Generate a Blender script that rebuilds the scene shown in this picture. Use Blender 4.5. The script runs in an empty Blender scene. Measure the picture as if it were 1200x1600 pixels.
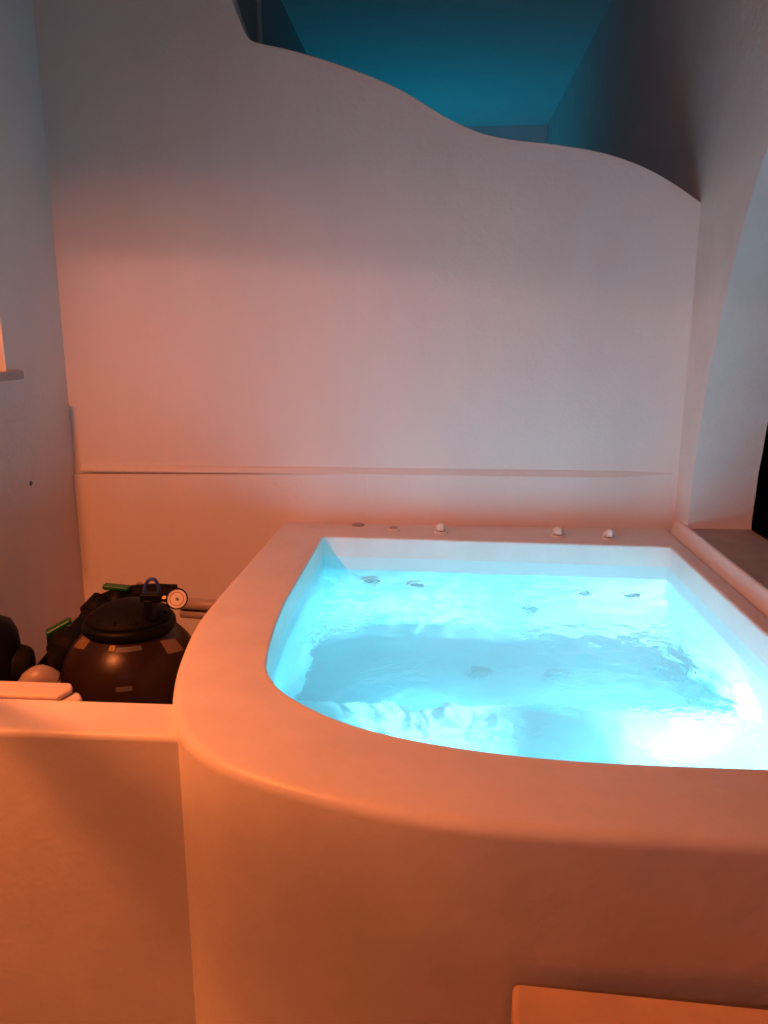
import bpy, bmesh, math, random
from mathutils import Vector, Matrix, noise
from mathutils.geometry import tessellate_polygon
random.seed(7)
S = bpy.context.scene
COL = S.collection
R = math.radians

# ------------------------------------------------------------------ camera, world, lamps, exposure
cam = bpy.data.cameras.new('camera')
cam.sensor_fit = 'VERTICAL'
cam.sensor_height = 36.0
cam.lens = 36.0 * 1225.0 / 1600.0
cam.clip_start = 0.02
cam.clip_end = 200
co = bpy.data.objects.new('camera', cam)
COL.objects.link(co)
co.location = (0, 0, 1.62)
co.rotation_euler = (R(90 - 12.8), 0, R(4.0))
S.camera = co

W = bpy.data.worlds.new('World')
S.world = W
W.use_nodes = True
wn = W.node_tree
bg = wn.nodes['Background']
sky = wn.nodes.new('ShaderNodeTexSky')
sky.sky_type = 'NISHITA'
sky.sun_disc = False
sky.sun_elevation = R(-6)
sky.sun_rotation = R(200)
wn.links.new(sky.outputs[0], bg.inputs[0])
bg.inputs[1].default_value = 0.05

S.view_settings.view_transform = 'Standard'
S.view_settings.look = 'None'
S.view_settings.gamma = 1.0
S.view_settings.exposure = 0.0
S.cycles.use_denoising = True
S.cycles.caustics_refractive = True
S.cycles.caustics_reflective = False
S.cycles.max_bounces = 10
S.cycles.diffuse_bounces = 6
S.cycles.transmission_bounces = 8
S.cycles.sample_clamp_indirect = 6.0
S.cycles.blur_glossy = 0.5


def lamp(name, kind, loc, target, power, color, **kw):
    l = bpy.data.lights.new(name, kind)
    l.energy = power
    l.color = color
    for k, v in kw.items():
        setattr(l, k, v)
    o = bpy.data.objects.new(name, l)
    COL.objects.link(o)
    o.location = loc
    d = Vector(target) - Vector(loc)
    o.rotation_euler = d.to_track_quat('-Z', 'Y').to_euler()
    return o


ORANGE = (1.0, 0.225, 0.058)
# shaded wall lamp by the end of the left wall, throwing its light down
wl = lamp('wall_lamp_light', 'SPOT', (-1.755, 1.1, 2.38), (-1.755, 1.1, 0), 40, (1.0, 0.38, 0.31),
          spot_size=R(163), spot_blend=0.04, shadow_soft_size=0.05)
# emission weighted sideways, shaped to keep this pink light on the walls
wl.data.use_nodes = True
nt = wl.data.node_tree
tc = nt.nodes.new('ShaderNodeTexCoord')
sx = nt.nodes.new('ShaderNodeSeparateXYZ')
mr = nt.nodes.new('ShaderNodeMapRange')
mr.inputs['From Min'].default_value = -0.75
mr.inputs['From Max'].default_value = -0.25
nt.links.new(tc.outputs['Normal'], sx.inputs[0])
nt.links.new(sx.outputs['Z'], mr.inputs['Value'])
nt.links.new(mr.outputs[0], nt.nodes['Emission'].inputs['Strength'])
lamp('wall_lamp_glow', 'AREA', (-1.69, 1.1, 2.37), (-1.69, 1.1, 0), 88, ORANGE, shape='DISK', size=0.12)
# second, weaker warm lamp high up behind the camera
lamp('terrace_lamp_light', 'POINT', (-0.2, -2.2, 3.0), (0, 2, 2), 26, (1.0, 0.39, 0.33), shadow_soft_size=0.15)
mauve = lamp('wall_fill_spot', 'SPOT', (-0.8, -2.0, 2.6), (0.75, 3.6, 1.75), 175, (1.0, 0.40, 0.38), spot_size=R(46), spot_blend=1.0, shadow_soft_size=0.12)  # added fill that warms the right of the wavy wall to mauve
# blue lamp of the room behind the wavy wall
lamp('back_room_light', 'AREA', (-0.1, 8.2, 0.6), (-0.1, 8.25, 3.7), 10.5, (0.0, 0.41, 0.68), shape='DISK', size=0.4, spread=R(115))


def gobo(o, scale, lo, hi, base=0.0, stretch=(1, 1, 1)):
    """rippled beam of an underwater lamp: the light itself is uneven by direction"""
    l = o.data
    l.use_nodes = True
    nt = l.node_tree
    em = nt.nodes['Emission']
    tc = nt.nodes.new('ShaderNodeTexCoord')
    n = nt.nodes.new('ShaderNodeTexNoise')
    n.inputs['Scale'].default_value = scale
    n.inputs['Detail'].default_value = 4
    n.inputs['Distortion'].default_value = 1.6
    rp = nt.nodes.new('ShaderNodeMapRange')
    rp.inputs['From Min'].default_value = lo
    rp.inputs['From Max'].default_value = hi
    rp.inputs['To Min'].default_value = base
    mp = nt.nodes.new('ShaderNodeMapping')
    mp.inputs['Scale'].default_value = stretch
    nt.links.new(tc.outputs['Normal'], mp.inputs['Vector'])
    nt.links.new(mp.outputs[0], n.inputs['Vector'])
    nt.links.new(n.outputs['Fac'], rp.inputs['Value'])
    nt.links.new(rp.outputs[0], em.inputs['Strength'])
    return o


gobo(mauve, 3.0, 0.36, 0.64, 0.82, (9, 0.8, 1))  # stretched noise imitates pale streaks of water light on the wall

POOL = (0.30, 0.85, 1.0)
CYAN = (0.11, 0.74, 1.0)
# underwater lamps: right wall; those in front wall and seat riser are added fill
for a, b, p, ang in (((0.93, 2.34, 0.36), (0.0, 2.60, 0.0), 19, 160), ((0.06, 1.60, 0.42), (0.1, 3.0, -0.05), 22, 150),
                     ((0.62, 1.55, 0.42), (0.55, 3.0, -0.05), 29, 150), ((0.0, 2.44, 0.09), (0.0, 3.2, 0.02), 8, 165), ((0.6, 2.44, 0.09), (0.6, 3.2, 0.02), 8, 165)):
    gobo(lamp('pool_lamp_and_fill', 'SPOT', a, b, p, CYAN, spot_size=R(ang), spot_blend=0.6, shadow_soft_size=0.02), 6, 0.40, 0.62, 0.6)
gobo(lamp('added_pool_beam', 'SPOT', (0.06, 1.62, 0.45), (-0.02, 2.33, 0.20), 230, POOL, spot_size=R(50), spot_blend=1.0, shadow_soft_size=0.005), 13, 0.42, 0.60, 0.12)  # added beam that lays a broken white patch on the seat
gobo(lamp('added_pool_beam', 'SPOT', (0.62, 1.56, 0.45), (0.30, 3.27, 0.44), 90, POOL, spot_size=R(30), spot_blend=0.8, shadow_soft_size=0.005), 16, 0.50, 0.62)  # added beam imitating caustics on the back wall
gobo(lamp('added_pool_beam', 'SPOT', (0.60, 1.56, 0.45), (0.97, 2.22, 0.30), 165, (0.70, 0.93, 1.0), spot_size=R(80), spot_blend=1.0, shadow_soft_size=0.005), 6, 0.36, 0.55, 0.5)  # added beam that whitens the right basin wall


# ------------------------------------------------------------------ helpers
def tag(o, label=None, cat=None, group=None, kind=None):
    if label: o['label'] = label
    if cat: o['category'] = cat
    if group: o['group'] = group
    if kind: o['kind'] = kind
    return o


def link(name, bm, mat, parent=None, smooth=False, recalc=True):
    if recalc:
        bmesh.ops.recalc_face_normals(bm, faces=bm.faces)
    me = bpy.data.meshes.new(name)
    bm.to_mesh(me)
    bm.free()
    me.materials.append(mat)
    if smooth:
        for p in me.polygons: p.use_smooth = True
    o = bpy.data.objects.new(name, me)
    COL.objects.link(o)
    if parent:
        o.parent = parent
        o.matrix_parent_inverse = parent.matrix_basis.inverted()
    return o


def empty(name, loc, label, cat, group=None):
    o = bpy.data.objects.new(name, None)
    COL.objects.link(o)
    o.location = loc
    o.empty_display_size = 0.1
    return tag(o, label, cat, group)


def bevel(o, w, seg=3, ang=30):
    m = o.modifiers.new('bevel', 'BEVEL')
    m.width = w
    m.segments = seg
    m.limit_method = 'ANGLE'
    m.angle_limit = R(ang)
    for p in o.data.polygons: p.use_smooth = True
    m.harden_normals = True
    return o


def box(bm, lo, hi, rot=None):
    lo, hi = Vector(lo), Vector(hi)
    c, s = (lo + hi) / 2, hi - lo
    m = Matrix.Translation(c)
    if rot: m = m @ rot
    bmesh.ops.create_cube(bm, size=1, matrix=m @ Matrix.Diagonal((s.x, s.y, s.z, 1)))
    return bm


def plate(bm, outer, holes, to3, depth):
    """flat plate of 2-D outline with holes; to3(u, v) gives a point, depth is a vector"""
    loops = [outer] + list(holes)
    depth = Vector(depth)
    pts = [to3(u, v) for L in loops for u, v in L]
    tris = tessellate_polygon([[Vector((u, v, 0)) for u, v in L] for L in loops])
    a = [bm.verts.new(p) for p in pts]
    b = [bm.verts.new(Vector(p) + depth) for p in pts]
    for t in tris:
        bm.faces.new([a[i] for i in t])
        bm.faces.new([b[i] for i in reversed(t)])
    k = 0
    for L in loops:
        n = len(L)
        for i in range(n):
            i0, i1 = k + i, k + (i + 1) % n
            bm.faces.new((a[i0], a[i1], b[i1], b[i0]))
        k += n
    return bm


def catmull(P, n=6, closed=False):
    out = []
    N = len(P)
    for i in range(N if closed else N - 1):
        p = [Vector(P[(i + k) % N]) if closed else Vector(P[min(max(i + k, 0), N - 1)]) for k in (-1, 0, 1, 2)]
        for j in range(n):
            t = j / n
            out.append(0.5 * ((2 * p[1]) + (p[2] - p[0]) * t + (2 * p[0] - 5 * p[1] + 4 * p[2] - p[3]) * t * t
                              + (3 * p[1] - p[0] - 3 * p[2] + p[3]) * t ** 3))
    if not closed: out.append(Vector(P[-1]))
    return out


def resample(P, n):
    P = [Vector(p) for p in P]
    d = [0]
    for a, b in zip(P, P[1:]): d.append(d[-1] + (b - a).length)
    out = []
    for k in range(n + 1):
        t = d[-1] * k / n
        i = max(j for j in range(len(d)) if d[j] <= t + 1e-9)
        i = min(i, len(P) - 2)
        f = (t - d[i]) / max(d[i + 1] - d[i], 1e-9)
        out.append(P[i].lerp(P[i + 1], f))
    return out


def lathe(bm, prof, loc=(0, 0, 0), axis=(0, 0, 1), seg=40, cap=True):
    q = Vector(axis).to_track_quat('Z', 'Y').to_matrix().to_4x4()
    M = Matrix.Translation(loc) @ q
    rings = []
    for r, z in prof:
        rings.append([bm.verts.new(M @ Vector((r * math.cos(2 * math.pi * i / seg), r * math.sin(2 * math.pi * i / seg), z))) for i in range(seg)])
    for A, B in zip(rings, rings[1:]):
        for i in range(seg):
            bm.faces.new((A[i], A[(i + 1) % seg], B[(i + 1) % seg], B[i]))
    if cap:
        bm.faces.new(rings[0][::-1])
        bm.faces.new(rings[-1])
    return bm


def tube(bm, path, r, seg=16, cap=True):
    path = [Vector(p) for p in path]
    rs = r if isinstance(r, (list, tuple)) else [r] * len(path)
    rings = []
    up = Vector((0, 0, 1))
    prev = None
    for i, p in enumerate(path):
        d = (path[min(i + 1, len(path) - 1)] - path[max(i - 1, 0)]).normalized()
        if prev is None:
            n = d.cross(up)
            if n.length < 1e-3: n = d.cross(Vector((1, 0, 0)))
        else:
            n = prev - d * prev.dot(d)
        n.normalize()
        prev = n
        b = d.cross(n)
        rings.append([bm.verts.new(p + (n * math.cos(2 * math.pi * k / seg) + b * math.sin(2 * math.pi * k / seg)) * rs[i]) for k in range(seg)])
    for A, B in zip(rings, rings[1:]):
        for i in range(seg):
            bm.faces.new((A[i], A[(i + 1) % seg], B[(i + 1) % seg], B[i]))
    if cap:
        bm.faces.new(rings[0][::-1])
        bm.faces.new(rings[-1])
    return bm


# ------------------------------------------------------------------ materials
def mat(name, color, rough=0.5, metal=0.0, spec=0.5, bump=0.0, bscale=60.0, var=0.0, vscale=3.0, coat=0.0, streak=False):
    m = bpy.data.materials.new(name)
    m.use_nodes = True
    nt = m.node_tree
    b = nt.nodes['Principled BSDF']
    b.inputs['Base Color'].default_value = (*color, 1)
    b.inputs['Roughness'].default_value = rough
    b.inputs['Metallic'].default_value = metal
    b.inputs['Specular IOR Level'].default_value = spec
    b.inputs['Coat Weight'].default_value = coat
    tc = nt.nodes.new('ShaderNodeTexCoord')
    if var:
        n = nt.nodes.new('ShaderNodeTexNoise')
        n.inputs['Scale'].default_value = vscale
        n.inputs['Detail'].default_value = 5
        n.inputs['Roughness'].default_value = 0.62
        mp = nt.nodes.new('ShaderNodeMapping')
        if streak: mp.inputs['Scale'].default_value = (1, 1, 0.35)
        nt.links.new(tc.outputs['Object'], mp.inputs['Vector'])
        nt.links.new(mp.outputs[0], n.inputs['Vector'])
        r = nt.nodes.new('ShaderNodeValToRGB')
        r.color_ramp.elements[0].position = 0.3
        r.color_ramp.elements[1].position = 0.7
        r.color_ramp.elements[0].color = (*[c * (1 - var) for c in color], 1)
        r.color_ramp.elements[1].color = (*[min(c * (1 + var), 0.92) for c in color], 1)
        nt.links.new(n.outputs['Fac'], r.inputs[0])
        nt.links.new(r.outputs[0], b.inputs['Base Color'])
    if bump:
        n1 = nt.nodes.new('ShaderNodeTexNoise')
        n1.inputs['Scale'].default_value = bscale
        n1.inputs['Detail'].default_value = 4
        n2 = nt.nodes.new('ShaderNodeTexNoise')
        n2.inputs['Scale'].default_value = bscale / 9
        n2.inputs['Detail'].default_value = 3
        ad = nt.nodes.new('ShaderNodeMath')
        ad.operation = 'MULTIPLY_ADD'
        ad.inputs[1].default_value = 4.0
        for q in (n1, n2): nt.links.new(tc.outputs['Object'], q.inputs['Vector'])
        nt.links.new(n2.outputs['Fac'], ad.inputs[0])
        nt.links.new(n1.outputs['Fac'], ad.inputs[2])
        bp = nt.nodes.new('ShaderNodeBump')
        bp.inputs['Strength'].default_value = 1.0
        bp.inputs['Distance'].default_value = bump
        nt.links.new(ad.outputs[0], bp.inputs['Height'])
        nt.links.new(bp.outputs[0], b.inputs['Normal'])
    return m


def emit(name, color, strength):
    m = bpy.data.materials.new(name)
    m.use_nodes = True
    b = m.node_tree.nodes['Principled BSDF']
    b.inputs['Base Color'].default_value = (0.8, 0.8, 0.8, 1)
    b.inputs['Emission Color'].default_value = (*color, 1)
    b.inputs['Emission Strength'].default_value = strength
    return m


M_wall = mat('white_plaster_wall', (0.72, 0.69, 0.67), 0.75, bump=0.0014, bscale=60, var=0.035, vscale=2.8, streak=True)
M_rough = mat('rough_whitewash', (0.70, 0.68, 0.66), 0.85, bump=0.0016, bscale=45, var=0.06, vscale=4)
M_deck = mat('smooth_cement_plaster', (0.74, 0.70, 0.67), 0.42, spec=0.4, bump=0.0008, bscale=55, var=0.06, vscale=5)
M_basin = mat('basin_paint', (0.62, 0.78, 0.80), 0.45, bump=0.0005, bscale=90, var=0.03, vscale=6)
M_bfloor = mat('basin_floor_grey', (0.57, 0.64, 0.67), 0.5, bump=0.0005, bscale=90, var=0.05, vscale=6)
M_ceil = mat('ceiling_paint', (0.7, 0.7, 0.7), 0.85, bump=0.0015, bscale=40, var=0.03)
M_floor = mat('grey_cement_floor', (0.42, 0.38, 0.35), 0.6, bump=0.001, bscale=60, var=0.08)
M_sill = mat('terracotta_cement_floor', (0.42, 0.33, 0.28), 0.6, bump=0.0015, bscale=60, var=0.1, vscale=8)
M_white = mat('white_plastic', (0.78, 0.77, 0.74), 0.3, var=0.03, vscale=30)
M_black = mat('black_plastic', (0.0035, 0.0035, 0.0035), 0.5, spec=0.12, bump=0.0004, bscale=200)
M_blackm = mat('matte_black_plastic', (0.006, 0.005, 0.005), 0.65, spec=0.12, bump=0.0006, bscale=160)
M_tank = mat('brown_fibreglass', (0.022, 0.010, 0.007), 0.32, spec=0.25, bump=0.0004, bscale=40, var=0.1, vscale=12)
M_green = mat('green_plastic', (0.006, 0.11, 0.014), 0.35)
M_blue = mat('blue_hose', (0.03, 0.05, 0.25), 0.35)
M_pvc = mat('pale_pvc', (0.33, 0.27, 0.25), 0.4, var=0.05, vscale=20)
M_tan = mat('tan_sticker', (0.17, 0.10, 0.045), 0.5)
M_grey = mat('grey_sticker', (0.085, 0.08, 0.085), 0.45)
M_ink = mat('dark_print', (0.06, 0.06, 0.065), 0.5)
M_yellow = mat('yellow_sticker', (0.28, 0.17, 0.02), 0.45)
M_dial = mat('gauge_dial', (0.82, 0.80, 0.76), 0.3)
M_noz = mat('teal_grey_plastic', (0.16, 0.24, 0.26), 0.4)
M_drain = mat('pale_grey_plastic', (0.50, 0.53, 0.54), 0.4)
M_step = mat('ochre_cement', (0.66, 0.46, 0.30), 0.55, bump=0.0008, bscale=60, var=0.10, vscale=7)
M_steel = mat('steel', (0.5, 0.5, 0.5), 0.3, metal=1.0)
M_gasket = mat('dark_drain_plastic', (0.05, 0.07, 0.08), 0.5)  # dark plastic of the knob gaskets
M_sillstone = mat('grey_window_sill', (0.40, 0.39, 0.38), 0.6, bump=0.001)
M_glow = emit('lit_window_pane', (1.0, 0.30, 0.10), 0.9)
M_lens = emit('pool_lamp_lens', (0.10, 0.74, 1.0), 14.0)
M_lens2 = emit('pool_floor_lamp_lens', (0.35, 0.85, 1.0), 7.0)

# ------------------------------------------------------------------ setting: floor, ceiling, walls
bm = bmesh.new()
box(bm, (-6, 1.7, -0.22), (1.09, 9.4, -0.1))
box(bm, (-6, -8, -0.72), (1.09, 1.699, -0.6))
tag(link('floor', bm, M_floor), kind='structure')
bm = bmesh.new()
box(bm, (-30, -30, -1.6), (40, 40, -1.5))
tag(link('ground', bm, M_floor), kind='structure')
bm = bmesh.new()
box(bm, (-1.10, 3.61, 3.753), (1.36, 9.4, 3.90))
tag(link('ceiling', bm, M_ceil), kind='structure')

# wavy partition wall
top = [(1.088, 2.162), (0.963, 2.242), (0.826, 2.311), (0.664, 2.363), (0.477, 2.396), (0.289, 2.419), (0.154, 2.449),
       (0.019, 2.506), (-0.09, 2.569), (-0.198, 2.628), (-0.359, 2.693), (-0.548, 2.755), (-0.682, 2.790), (-0.80, 2.817),
       (-0.835, 2.850), (-0.863, 2.914), (-0.884, 2.975), (-0.915, 3.10), (-0.94, 3.30), (-0.95, 3.752)]
curve = [(p.x, p.y) for p in catmull([(x, z) for x, z in top], 5)]
outline = [(1.15, 0.0), (1.15, 2.125)] + curve + [(-1.80, 3.752), (-1.80, 0.0)]
bm = bmesh.new()
plate(bm, outline, [], lambda u, v: (u, 3.6, v), (0, 0.14, 0))
part_wall = link('partition_wall', bm, M_wall)
bevel(part_wall, 0.003, 2)
tag(part_wall, 'tall pale plaster wall with a wavy top edge behind the tub', 'wall')

# wainscot step on the lower part of that wall, with chamfered ledge
bm = bmesh.new()
prof_r = [(3.579, 0.70), (3.579, 0.982), (3.602, 1.014), (3.612, 1.014), (3.612, 0.70)]
prof_e = [(3.583, 0.70), (3.583, 0.984), (3.602, 1.014), (3.612, 1.014), (3.612, 0.70)]
secs = [[bm.verts.new((x, y, z)) for y, z in p] for x, p in ((-0.34, prof_e), (0.1, prof_r), (0.80, prof_r), (1.062, [(3.597, 0.70), (3.597, 0.998), (3.602, 1.006), (3.612, 1.006), (3.612, 0.70)]))]
bm.faces.new(secs[0]); bm.faces.new(secs[-1][::-1])
pr = prof_r
for a, b in zip(secs, secs[1:]):
    for i in range(len(pr)):
        j = (i + 1) % len(pr)
        bm.faces.new((a[i], a[j], b[j], b[i]))
o = link('backsplash', bm, M_wall, part_wall)
prof_l = [(3.570, 0.982), (3.570, 0.990), (3.602, 1.014), (3.612, 1.014), (3.612, 0.982)]
prof_m = [(3.583, 0.980), (3.583, 0.984), (3.602, 1.014), (3.612, 1.014), (3.612, 0.980)]
bm = bmesh.new()
a = [bm.verts.new((-1.70, y, z)) for y, z in prof_l]
b = [bm.verts.new((-0.3405, y, z)) for y, z in prof_m]
bm.faces.new(a); bm.faces.new(b[::-1])
for i in range(5):
    j = (i + 1) % 5
    bm.faces.new((a[i], a[j], b[j], b[i]))
link('ledge', bm, M_wall, part_wall)
bm = bmesh.new()
plate(bm, [(-1.739, 0.0), (-0.3405, 0.0), (-0.3405, 0.981), (-1.739, 0.967)], [], lambda u, v: (u, 3.583, v), (0, 0.027, 0))
link('lower_facing', bm, M_wall, part_wall)

# far rooms beyond the wavy wall
bm = bmesh.new()
box(bm, (-1.09, 9.0, 0.0), (1.088, 9.2, 3.752))
tag(link('far_wall', bm, M_ceil), 'distant end wall of the room behind the wavy wall', 'wall')
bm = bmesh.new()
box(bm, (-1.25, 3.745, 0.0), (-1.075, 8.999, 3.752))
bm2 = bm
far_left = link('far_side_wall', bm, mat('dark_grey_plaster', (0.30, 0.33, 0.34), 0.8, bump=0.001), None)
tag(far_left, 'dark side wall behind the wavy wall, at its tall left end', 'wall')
bm = bmesh.new()
box(bm, (-1.0745, 4.95, 0.0), (-1.066, 5.03, 3.752))
link('wall_rib', bm, M_ceil, far_left)

# right wall with arched opening
arch = [(3.404, 0.79), (3.400, 0.95), (3.387, 1.066), (3.32, 1.421), (3.216, 1.721), (3.07, 2.028), (2.926, 2.232), (2.70, 2.44), (2.45, 2.57), (2.20, 2.61)]
arc = [(p.x, p.y) for p in catmull(arch, 5)]
arc = arc[:1] + [(y + 0.006 * noise.noise(Vector((y * 9, z * 9, 0))), z + 0.006 * noise.noise(Vector((y * 9, z * 9, 5)))) for y, z in arc[1:]]
mir = [(4.40 - y, z) for y, z in reversed(arc[:-1])]
hole = arc + mir
outer = [(-1.0, -0.6), (9.2, -0.6), (9.2, 3.752), (-1.0, 3.752)]
bm = bmesh.new()
plate(bm, outer, [hole], lambda u, v: (1.09, u, v), (0.27, 0, 0))
right_wall = link('arched_wall', bm, M_rough)
bevel(right_wall, 0.012, 3, 50)
tag(right_wall, 'rough whitewashed wall with an arched opening right of the tub', 'wall')
# sill floor and curb of the opening
bm = bmesh.new()
box(bm, (1.102, 1.01, 0.70), (1.357, 3.43, 0.792))
o = link('opening_floor', bm, M_sill, right_wall)
bm = bmesh.new()
plate(bm, [(1.060, 0.70), (1.060, 0.748), (1.078, 0.801), (1.098, 0.801), (1.098, 0.70)], [], lambda u, v: (u, 1.02, v), (0, 2.53, 0))
o = link('curb', bm, M_wall, right_wall)
bevel(o, 0.010, 3)

# left wall with window
bm = bmesh.new()
win = [(2.35, 1.474), (3.088, 1.474), (3.088, 2.35), (2.35, 2.35)]
plate(bm, [(1.60, -0.6), (3.74, -0.6), (3.74, 3.752), (1.60, 3.752)], [win], lambda u, v: (-1.74, u, v), (-0.26, 0, 0))
left_wall = link('side_wall', bm, M_wall)
bevel(left_wall, 0.006, 2, 50)
tag(left_wall, 'shaded grey plaster wall with a small window, left of the pump', 'wall')
bm = bmesh.new()
box(bm, (-1.80, 2.30, 1.438), (-1.715, 3.178, 1.4735))
sill = link('window_sill', bm, M_sillstone, left_wall)
bevel(sill, 0.004, 2)
bm = bmesh.new()
plate(bm, [(2.352, 1.476), (3.086, 1.476), (3.086, 2.348), (2.352, 2.348)], [[(2.40, 1.52), (3.04, 1.52), (3.04, 2.30), (2.40, 2.30)]],
      lambda u, v: (-1.83, u, v), (-0.05, 0, 0))
wf = link('window', bm, M_white, left_wall)
bm = bmesh.new()
box(bm, (-1.87, 2.401, 1.521), (-1.86, 3.039, 2.299))
link('pane', bm, M_glow, wf)
# plaster patch edge below the window, small plug hole
bm = bmesh.new()
box(bm, (-1.741, 2.2, 1.05), (-1.7365, 3.205, 1.272))
link('plaster_patch', bm, M_wall, left_wall)
bm = bmesh.new()
lathe(bm, [(0.0, 0.0), (0.011, 0.0), (0.009, 0.004), (0.001, 0.004)], (-1.7405, 3.189, 0.996), (1, 0, 0), 12, False)
link('screw_cap', bm, M_ink, left_wall)

# ------------------------------------------------------------------ the tub
NS = (26, 60, 14, 30, 20)


def sections(secs):
    out = []
    for P, n in zip(secs, NS):
        out += resample(P, n)[:-1]
    return out


o_curve = [(p.x, p.y) for p in catmull([(-0.747, 2.55), (-0.743, 2.26), (-0.702, 1.965), (-0.650, 1.755), (-0.604, 1.635), (-0.54, 1.53),
                                       (-0.455, 1.452), (-0.345, 1.392), (-0.215, 1.342), (-0.09, 1.305), (0.03, 1.280), (0.15, 1.266), (0.30, 1.259), (0.50, 1.257)], 6)]
i_curve = [(p.x, p.y) for p in catmull([(-0.502, 2.45), (-0.487, 2.215), (-0.457, 1.965), (-0.424, 1.867), (-0.372, 1.785), (-0.289, 1.704), (-0.199, 1.640),
                                       (-0.086, 1.588), (0.031, 1.553), (0.162, 1.527), (0.30, 1.512), (0.43, 1.507), (0.50, 1.506)], 6)]
OUT = sections([[(-0.735, 3.586), (-0.747, 2.55)], o_curve, [(0.50, 1.257), (1.057, 1.257)], [(1.057, 1.257), (1.057, 3.586)], [(1.057, 3.586), (-0.735, 3.586)]])
INN = sections([[(-0.501, 3.320), (-0.502, 2.45)], i_curve, [(0.50, 1.506), (0.985, 1.506)], [(0.985, 1.506), (0.974, 3.252)], [(0.974, 3.252), (-0.501, 3.320)]])
N = len(OUT)
ZD = 0.75


def offset(L, d):
    """move the loop inwards (to its left, it runs counter-clockwise) by d"""
    out = []
    n = len(L)
    for i in range(n):
        a, b, c = L[i - 1], L[i], L[(i + 1) % n]
        e1, e2 = (b - a).normalized(), (c - b).normalized()
        n1, n2 = Vector((-e1.y, e1.x)), Vector((-e2.y, e2.x))
        m = (n1 + n2)
        m = m / max(m.length_squared / 2, 0.6)
        out.append(b + m * d)
    return out


hot_tub = empty('hot_tub', (0.2, 2.4, 0.0), 'built-in plaster tub with rounded corner, full of glowing turquoise water', 'hot tub')
rings = []
rr = 0.028
rings.append((OUT, -0.6))
rings.append((OUT, ZD - 0.30))
for k in range(7):
    t = math.pi / 2 * k / 6
    rings.append((offset(OUT, rr * (1 - math.cos(t))), ZD - rr + rr * math.sin(t)))
ri = 0.010
for k in range(5):
    t = math.pi / 2 * k / 4
    rings.append((offset(INN, -ri + ri * math.sin(t)), ZD - ri + ri * math.cos(t)))
rings.append((INN, 0.66))
bm = bmesh.new()
vr = [[bm.verts.new((p.x, p.y, z)) for p in L] for L, z in rings]
for A, B in zip(vr, vr[1:]):
    for i in range(N):
        bm.faces.new((A[i], A[(i + 1) % N], B[(i + 1) % N], B[i]))
shell = link('shell', bm, M_deck, hot_tub, smooth=True)

# basin: wall band below the shell, seat level, footwell
ZS, ZF = 0.20, -0.05
bm = bmesh.new()
wa = [bm.verts.new((p.x, p.y, 0.66)) for p in INN]
wb = [bm.verts.new((p.x, p.y, ZF)) for p in INN]
for i in range(N):
    bm.faces.new((wa[i], wa[(i + 1) % N], wb[(i + 1) % N], wb[i]))
link('basin_wall', bm, M_basin, hot_tub, smooth=False)
inl = [(p.x, p.y) for p in INN]
YB = 2.40
# the loop starts at the back left corner and runs counter-clockwise: keep what lies in front of the seat edge
bench = [(x, y) for x, y in inl if y < YB]
bench = [(-0.502, YB)] + bench + [(0.980, YB)]
bm = bmesh.new()
plate(bm, bench, [], lambda u, v: (u, v, ZS), (0, 0, -(ZS - ZF)))
o = link('bench', bm, M_basin, hot_tub)
bm = bmesh.new()
bm.faces.new([bm.verts.new((x, y, ZF + 0.004)) for x, y in inl])
link('basin_floor', bm, M_bfloor, hot_tub)

# water surface with ripples
def wave(x, y):
    h = 0.0016 * noise.noise(Vector((x * 3.1, y * 2.6, 1.3))) + 0.0009 * noise.noise(Vector((x * 8, y * 7, 4.0)))
    # chopped patch where the jets meet
    d = ((x - 0.62) / 0.33) ** 2 + ((y - 2.45) / 0.42) ** 2
    c = math.exp(-d)
    h += c * (0.0090 * noise.noise(Vector((x * 14, y * 11, 9.0))) + 0.0034 * noise.noise(Vector((x * 32, y * 26, 2.0))))
    d = ((x + 0.02) / 0.28) ** 2 + ((y - 2.0) / 0.25) ** 2
    c = math.exp(-d)
    h += c * (0.0042 * noise.noise(Vector((x * 12, y * 10, 7.0))) + 0.0016 * noise.noise(Vector((x * 30, y * 24, 3.0))))
    for jx in (-0.287, -0.083, 0.632, 0.837):
        r = math.hypot(x - jx, (y - 3.05) * 0.8)
        h += 0.0007 * math.exp(-(r / 0.13) ** 2) * math.sin(r * 95)
    return h + 0.0011 * noise.noise(Vector((x * 20, y * 18, 6.0)))


ZW = 0.603
bm = bmesh.new()
nx, ny = 250, 300
x0, x1, y0, y1 = -0.505, 0.99, 1.50, 3.325
def inside(x, y):
    c = False
    j = len(inl) - 1
    for i in range(len(inl)):
        xi, yi = inl[i]; xj, yj = inl[j]
        if (yi > y) != (yj > y) and x < (xj - xi) * (y - yi) / (yj - yi) + xi: c = not c
        j = i
    return c
V = {}
def gv(i, j):
    if (i, j) not in V:
        x = x0 + (x1 - x0) * i / nx
        y = y0 + (y1 - y0) * j / ny
        V[i, j] = bm.verts.new((x, y, ZW + wave(x, y)))
    return V[i, j]
for i in range(nx):
    for j in range(ny):
        xc, yc = x0 + (x1 - x0) * (i + .5) / nx, y0 + (y1 - y0) * (j + .5) / ny
        if inside(xc, yc) or inside(xc + .006, yc) or inside(xc - .006, yc) or inside(xc, yc + .007) or inside(xc, yc - .007):
            bm.faces.new((gv(i, j), gv(i + 1, j), gv(i + 1, j + 1), gv(i, j + 1)))
m = bpy.data.materials.new('pool_water')
m.use_nodes = True
b = m.node_tree.nodes['Principled BSDF']
b.inputs['Base Color'].default_value = (0.93, 0.99, 1, 1)
b.inputs['Roughness'].default_value = 0.0
b.inputs['IOR'].default_value = 1.33
b.inputs['Transmission Weight'].default_value = 1.0
nt = m.node_tree
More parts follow.
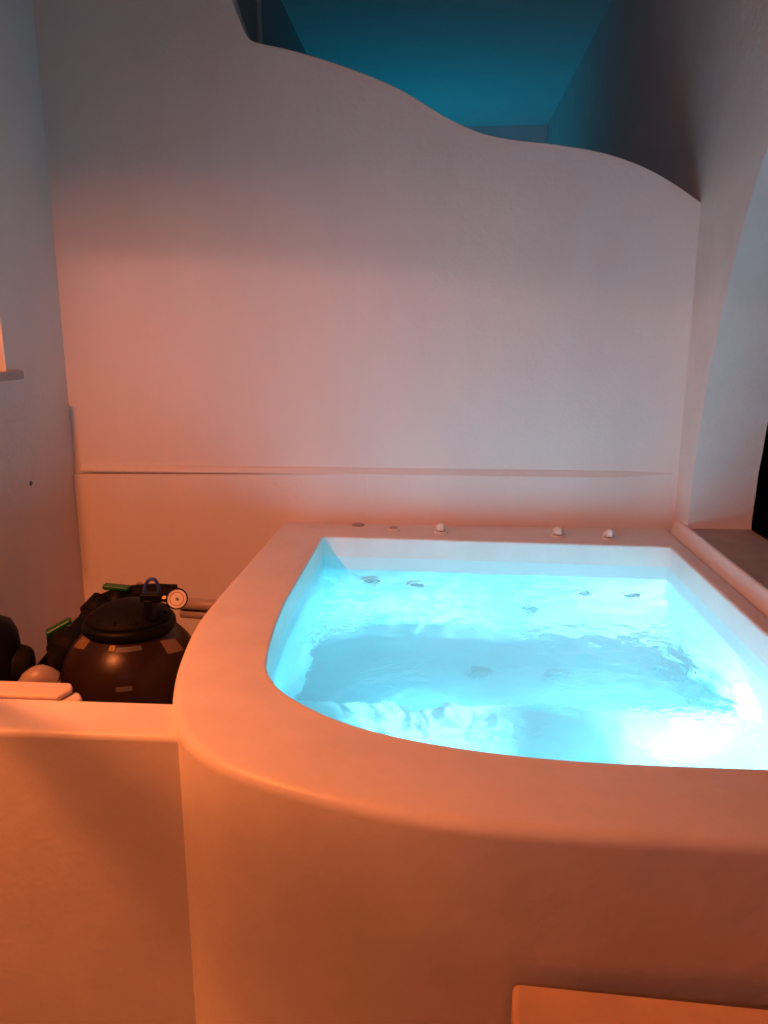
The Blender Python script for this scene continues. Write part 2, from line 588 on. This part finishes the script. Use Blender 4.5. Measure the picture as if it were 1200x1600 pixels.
tc = nt.nodes.new('ShaderNodeTexCoord')
n1 = nt.nodes.new('ShaderNodeTexNoise'); n1.inputs['Scale'].default_value = 26; n1.inputs['Detail'].default_value = 3; n1.inputs['Distortion'].default_value = 1.5
n2 = nt.nodes.new('ShaderNodeTexNoise'); n2.inputs['Scale'].default_value = 3.2; n2.inputs['Detail'].default_value = 2
rp = nt.nodes.new('ShaderNodeMapRange'); rp.inputs['From Min'].default_value = 0.48; rp.inputs['From Max'].default_value = 0.66; rp.inputs['To Min'].default_value = 0.10
mu = nt.nodes.new('ShaderNodeMath'); mu.operation = 'MULTIPLY'
bp = nt.nodes.new('ShaderNodeBump'); bp.inputs['Distance'].default_value = 0.007
nt.links.new(tc.outputs['Object'], n1.inputs['Vector']); nt.links.new(tc.outputs['Object'], n2.inputs['Vector'])
nt.links.new(n2.outputs['Fac'], rp.inputs['Value']); nt.links.new(n1.outputs['Fac'], mu.inputs[0]); nt.links.new(rp.outputs[0], mu.inputs[1])
nt.links.new(mu.outputs[0], bp.inputs['Height']); nt.links.new(bp.outputs[0], b.inputs['Normal'])
water = link('water', bm, m, None, smooth=True, recalc=False)
tag(water, kind='structure')

# jets in the back wall, drains, pool lamps
def backy(x): return 3.320 + (x + 0.501) / 1.475 * (3.252 - 3.320)
jet_me = None
for jx, jz in ((-0.287, 0.455), (-0.083, 0.425), (0.632, 0.395), (0.837, 0.39), (0.137, 0.19), (0.402, 0.18)):
    if jet_me is None:
        bm = bmesh.new()
        lathe(bm, [(0.048, -0.002), (0.050, 0.006), (0.044, 0.014), (0.034, 0.012), (0.031, 0.004)], (0, 0, 0), (0, -1, 0), 28, False)
        jet = link('jet', bm, M_white, hot_tub, smooth=True)
        bm = bmesh.new()
        lathe(bm, [(0.0315, 0.003), (0.024, 0.005), (0.012, 0.012), (0.005, 0.012)], (0, 0, 0), (0, -1, 0), 24)
        noz = link('nozzle', bm, M_noz, jet, smooth=True)
        jet_me = (jet.data, noz.data)
    else:
        jet = bpy.data.objects.new('jet', jet_me[0]); COL.objects.link(jet); jet.parent = hot_tub
        jet.matrix_parent_inverse = hot_tub.matrix_basis.inverted()
        noz = bpy.data.objects.new('nozzle', jet_me[1]); COL.objects.link(noz); noz.parent = jet
    jet.location = (jx, backy(jx) - 0.001, jz)
for dx, dy in ((0.187, 2.854), (0.468, 2.841)):
    bm = bmesh.new()
    lathe(bm, [(0.045, 0.0), (0.045, 0.006), (0.036, 0.010), (0.012, 0.011)], (dx, dy, ZF + 0.005), (0, 0, 1), 24)
    link('drain', bm, M_drain, hot_tub, smooth=True)
for loc, ax in (((0.978, 2.34, 0.36), (-1, 0, 0)), ((0.05, 1.565, 0.44), (0.15, 1, -0.5)), ((0.62, 1.519, 0.44), (0, 1, -0.5)), ((0.0, 2.404, 0.09), (0, 1, 0)), ((0.6, 2.404, 0.09), (0, 1, 0))):
    bm = bmesh.new()
    lathe(bm, [(0.085, 0.0), (0.080, 0.012), (0.05, 0.018), (0.001, 0.020)], loc, ax, 32, True)
    link('lamp_or_fill_lens', bm, M_lens, hot_tub, smooth=True)  # right wall lens is the lamp, the hidden ones belong to added fill

# air controls on the back deck
def knob(x, y, kind):
    if kind == 'plate':
        bm = bmesh.new()
        lathe(bm, [(0.030, 0.0), (0.030, 0.003), (0.026, 0.005), (0.001, 0.005)], (x, y, ZD + 0.0005), (0, 0, 1), 28)
        return link('cover_plate', bm, M_pvc, hot_tub, smooth=True)
    bm = bmesh.new()
    lathe(bm, [(0.031, 0.0), (0.031, 0.004), (0.026, 0.008), (0.018, 0.009)], (x, y, ZD + 0.0005), (0, 0, 1), 28)
    f = link('air_control', bm, M_white, hot_tub, smooth=True)
    bm = bmesh.new()
    if kind == 'flat':
        lathe(bm, [(0.019, 0.008), (0.019, 0.013), (0.012, 0.016), (0.001, 0.016)], (x, y, ZD), (0, 0, 1), 20)
        link('knob', bm, M_sillstone, f, smooth=True)
    else:
        lathe(bm, [(0.019, 0.008), (0.021, 0.020), (0.019, 0.034), (0.012, 0.043), (0.001, 0.045)], (x, y, ZD), (0, 0, 1), 24)
        for k in range(3):
            a = 2 * math.pi * k / 3 + 0.4
            box(bm, (x - 0.004, y - 0.024, ZD + 0.012), (x + 0.004, y + 0.024, ZD + 0.034), Matrix.Rotation(a, 4, 'Z'))
        link('knob', bm, M_white, f, smooth=True)
        bm = bmesh.new()
        lathe(bm, [(0.0205, 0.0), (0.0205, 0.004)], (x, y, ZD + 0.009), (0, 0, 1), 20)
        link('gasket', bm, M_gasket, f)
    return f
knob(-0.368, 3.535, 'plate')
knob(-0.198, 3.452, 'flat')
knob(0.017, 3.420, 'tall')
knob(0.532, 3.388, 'tall')
knob(0.745, 3.358, 'tall')

# step in front of the tub
bm = bmesh.new()
st = [(0.11, 0.70), (0.152, 1.237), (1.085, 1.183), (1.085, 0.70)]
plate(bm, st, [], lambda u, v: (u, v, -0.6), (0, 0, 1.05))
step = link('step', bm, M_step)
bevel(step, 0.012, 4, 40)
tag(step, 'low plaster step at the foot of the curved tub front', 'step')

# parapet that closes the pump bay
bm = bmesh.new()
plate(bm, [(1.598, -0.6), (1.598, 0.722), (1.767, 0.722), (1.767, -0.6)], [], lambda u, v: (-1.735, u, v), (1.735 - 0.55, 0, 0))
par = link('parapet', bm, M_deck)
bevel(par, 0.018, 4)
tag(par, 'low plaster wall left of the tub, closing the pump bay', 'low wall')

# ------------------------------------------------------------------ pump bay
TX, TY = -1.085, 2.56
filt = empty('sand_filter', (TX, TY, 0.0), 'brown sand filter tank with black lid and pressure gauge', 'pool filter')
bm = bmesh.new()
pr = [(0.12, -0.1), (0.15, 0.02), (0.17, 0.10)]
for k in range(0, 25):
    t = -1.05 + (2.05) * k / 24
    pr.append((0.245 * math.cos(t), 0.415 + 0.235 * math.sin(t)))
lathe(bm, pr, (TX, TY, 0), (0, 0, 1), 64)
tank = link('tank', bm, M_tank, filt, smooth=True)
bm = bmesh.new()
lathe(bm, [(0.2335, 0.340), (0.2400, 0.345), (0.2400, 0.352), (0.2375, 0.357)], (TX, TY, 0), (0, 0, 1), 64, False)
link('seam', bm, M_tank, tank, smooth=True)
bm = bmesh.new()
lathe(bm, [(0.130, 0.598), (0.152, 0.600), (0.160, 0.608), (0.160, 0.626), (0.155, 0.636), (0.146, 0.640)], (TX, TY, 0), (0, 0, 1), 56)
link('clamp_ring', bm, M_black, filt, smooth=True)
bm = bmesh.new()
lathe(bm, [(0.145, 0.638), (0.146, 0.648), (0.136, 0.660), (0.110, 0.676), (0.075, 0.691), (0.045, 0.697), (0.001, 0.699)], (TX, TY, 0), (0, 0, 1), 56)
for k in range(12):
    a = 2 * math.pi * k / 12
    box(bm, (TX + 0.132 * math.cos(a) - 0.006, TY + 0.132 * math.sin(a) - 0.006, 0.648), (TX + 0.132 * math.cos(a) + 0.006, TY + 0.132 * math.sin(a) + 0.006, 0.668), Matrix.Rotation(a, 4, 'Z'))
link('lid', bm, M_blackm, filt, smooth=True)
# stickers that follow the tank
def sticker(name, a0, a1, z0, z1, m, parent, dr=0.0012, slant=0.0, n=10):
    bm = bmesh.new()
    g = []
    for i in range(n + 1):
        a = a0 + (a1 - a0) * i / n
        col = []
        for z in (z0, (z0 + z1) / 2, z1):
            zz = z + slant * (i / n - 0.5)
            rad = 0.245 * math.sqrt(max(0, 1 - ((zz - 0.415) / 0.235) ** 2)) + dr
            col.append(bm.verts.new((TX + rad * math.cos(a), TY + rad * math.sin(a), zz)))
        g.append(col)
    for A, B in zip(g, g[1:]):
        for k in range(2): bm.faces.new((A[k], B[k], B[k + 1], A[k + 1]))
    return link(name, bm, m, parent, smooth=True)
FR = math.atan2(-TY, -TX)     # direction from the tank to where one stands before it
sticker('sticker', -1.48, -0.98, 0.580, 0.592, M_grey, tank)
sticker('sticker', -1.62, -1.50, 0.584, 0.597, M_yellow, tank)
sticker('sticker', -1.42, -1.20, 0.468, 0.483, M_grey, tank)
sticker('sticker', -2.62, -2.20, 0.570, 0.604, M_tan, tank, slant=0.012)
sticker('sticker', -0.56, -0.20, 0.545, 0.585, M_tan, tank, slant=-0.012)
# faint print lines on the stickers
for z in (0.5835, 0.5875): sticker('print', -1.45, -1.02, z, z + 0.0015, M_ink, tank, dr=0.0018)
for z in (0.4725, 0.4775): sticker('print', -1.39, -1.24, z, z + 0.0015, M_ink, tank, dr=0.0018)
sticker('print', -1.572, -1.548, 0.587, 0.594, M_ink, tank, dr=0.0018, n=3)
# gauge block, hose loop and gauge
bm = bmesh.new()
box(bm, (-0.995, 2.47, 0.660), (-0.965, 2.52, 0.735))
box(bm, (-1.01, 2.475, 0.725), (-0.935, 2.515, 0.755))
gb = link('gauge_fitting', bm, M_black, filt)
bevel(gb, 0.006, 2)
bm = bmesh.new()
loop = [(-0.995, 2.49, 0.75), (-0.993, 2.49, 0.775), (-0.980, 2.49, 0.800), (-0.962, 2.492, 0.806), (-0.950, 2.495, 0.790), (-0.947, 2.50, 0.755)]
tube(bm, catmull(loop, 5), 0.006, 12)
link('hose', bm, M_blue, gb, smooth=True)
GA = Vector((0.30, -0.92, 0.26)).normalized()
GC = Vector((-0.882, 2.485, 0.740))
bm = bmesh.new()
lathe(bm, [(0.020, -0.026), (0.034, -0.022), (0.037, -0.004), (0.037, 0.006), (0.033, 0.006), (0.033, 0.001)], GC, GA, 36)
gauge = link('pressure_gauge', bm, M_black, filt, smooth=True)
bm = bmesh.new()
lathe(bm, [(0.0325, 0.0), (0.0325, 0.002)], GC, GA, 32)
link('dial', bm, M_dial, gauge)
bm = bmesh.new()
lathe(bm, [(0.024, 0.0022), (0.024, 0.0032), (0.0215, 0.0032), (0.0215, 0.0022)], GC, GA, 32, False)
link('dial_ring', bm, mat('dial_print', (0.45, 0.22, 0.15), 0.5), gauge)
bm = bmesh.new()
lathe(bm, [(0.005, 0.002), (0.005, 0.006), (0.001, 0.007)], GC, GA, 12)
link('needle_hub', bm, M_steel, gauge)
bm = bmesh.new()
tube(bm, [(-0.945, 2.495, 0.738), (-0.912, 2.49, 0.739)], 0.009, 6)
link('brass_nut', bm, mat('brass', (0.8, 0.5, 0.18), 0.25, metal=1.0), gauge)

# black pipework with green lever valves
plumb = empty('valve_pipework', (-1.25, 2.75, 0.0), 'black pipes with green lever valves behind the brown tank', 'pipework')
bm = bmesh.new()
tube(bm, catmull([(-1.03, 2.90, 0.615), (-1.13, 2.88, 0.622), (-1.23, 2.84, 0.618), (-1.30, 2.78, 0.595), (-1.325, 2.70, 0.54), (-1.33, 2.64, 0.50)], 6), 0.036, 20)
tube(bm, [(-1.285, 2.80, 0.612), (-1.315, 2.74, 0.575)], 0.046, 20)
tube(bm, [(-1.315, 2.70, 0.545), (-1.36, 2.50, 0.46), (-1.39, 2.40, 0.41)], 0.048, 20)
tube(bm, [(-1.325, 2.64, 0.52), (-1.35, 2.56, 0.485)], 0.062, 20)
link('pipe', bm, M_blackm, plumb, smooth=True)
for vx, vy, vz, ang, tilt in ((-1.237, 2.82, 0.630, 0.15, 0.0), (-1.400, 2.66, 0.525, 0.5, -0.55)):
    bm = bmesh.new()
    lathe(bm, [(0.045, -0.05), (0.045, 0.0), (0.030, 0.008), (0.020, 0.03)], (vx, vy, vz), (0, 0, 1), 24)
    vb = link('valve_body', bm, M_black, plumb, smooth=True)
    bm = bmesh.new()
    box(bm, (vx - 0.050, vy - 0.020, vz + 0.022), (vx + 0.050, vy + 0.020, vz + 0.042), Matrix.Rotation(ang, 4, 'Z') @ Matrix.Rotation(tilt, 4, 'Y') @ Matrix.Rotation(0.12, 4, 'Y'))
    bevel(link('lever', bm, M_green, vb), 0.008, 3)

# pump at the far left
pump = empty('pump', (-1.46, 2.30, 0.0), 'black pool pump at the left edge, behind the low wall', 'pump')
bm = bmesh.new()
lathe(bm, [(0.10, 0.30), (0.105, 0.60), (0.10, 0.66), (0.085, 0.695), (0.05, 0.712), (0.001, 0.715)], (-1.475, 2.32, 0), (0, 0, 1), 36)
link('strainer_housing', bm, M_black, pump, smooth=True)
bm = bmesh.new()
tube(bm, [(-1.40, 2.34, 0.545), (-1.34, 2.36, 0.545)], [0.075, 0.055], 20)
box(bm, (-1.60, 2.20, 0.0), (-1.30, 2.46, 0.40))
bevel(link('pump_body', bm, M_blackm, pump), 0.02, 3)
bm = bmesh.new()
tube(bm, catmull([(-1.345, 2.30, 0.475), (-1.315, 2.29, 0.510), (-1.285, 2.30, 0.525), (-1.262, 2.32, 0.50)], 5), [0.036] * 5 + [0.040] * 6 + [0.038] * 5, 22)
link('union', bm, M_pvc, pump, smooth=True)

# pale pvc pipes running from behind the tank into the tub body
for k, (z, y) in enumerate(((0.607, 2.80), (0.563, 2.82))):
    bm = bmesh.new()
    tube(bm, [(-0.985, y, z + 0.004), (-0.742, y - 0.01, z - 0.004)], 0.022, 20)
    o = link('pvc_pipe', bm, M_pvc, None, smooth=True)
    tag(o, ('upper' if k == 0 else 'lower') + ' of two pale plastic pipes between tank and tub', 'pipe', 'pale pipes between tank and tub')

# cream box lid that lies along the parapet
bm = bmesh.new()
plate(bm, [(-1.60, 1.772), (-0.965, 1.772), (-0.925, 1.790), (-0.915, 1.825), (-0.935, 1.855), (-1.60, 1.862)], [], lambda u, v: (u, v, 0.645), (0, 0, 0.05))
plate(bm, [(-1.60, 1.80), (-0.965, 1.80), (-0.950, 1.845), (-0.965, 1.875), (-1.60, 1.88)], [], lambda u, v: (u, v, 0.6955), (0, 0, 0.016))
o = link('cover_panel', bm, mat('cream_foam_panel', (0.60, 0.50, 0.44), 0.6, bump=0.0008), None)
bevel(o, 0.008, 3)
tag(o, 'cream panel with rounded corner lying behind the low wall', 'panel')

# round plug on the wall behind the tank
bm = bmesh.new()
lathe(bm, [(0.020, 0.0), (0.020, 0.006), (0.014, 0.010), (0.001, 0.010)], (-1.451, 3.5825, 0.414), (0, -1, 0), 20)
o = link('wall_plug', bm, M_pvc, None, smooth=True)
tag(o, 'small round plug on the wall above the brown tank', 'wall plug')

# unseen sloping bar left of the camera, added to cast a diagonal shadow
hr = empty('shadow_bar', (-1.195, 1.0, -0.6), 'added steel bar out of view, casting a diagonal shadow on the low wall', 'shadow_bar')
bm = bmesh.new()
tube(bm, [(-1.35, 0.90, 2.31), (-1.35, 1.60, 1.19), (-1.35, 1.65, 1.10), (-1.35, 1.67, 1.02), (-1.35, 1.67, 0.71)], 0.013, 16)
link('bar', bm, M_steel, hr, smooth=True)
bm = bmesh.new()
tube(bm, [(-1.35, 0.95, -0.6), (-1.35, 0.95, 2.22)], 0.012, 14)
link('bar_post', bm, M_steel, hr, smooth=True)
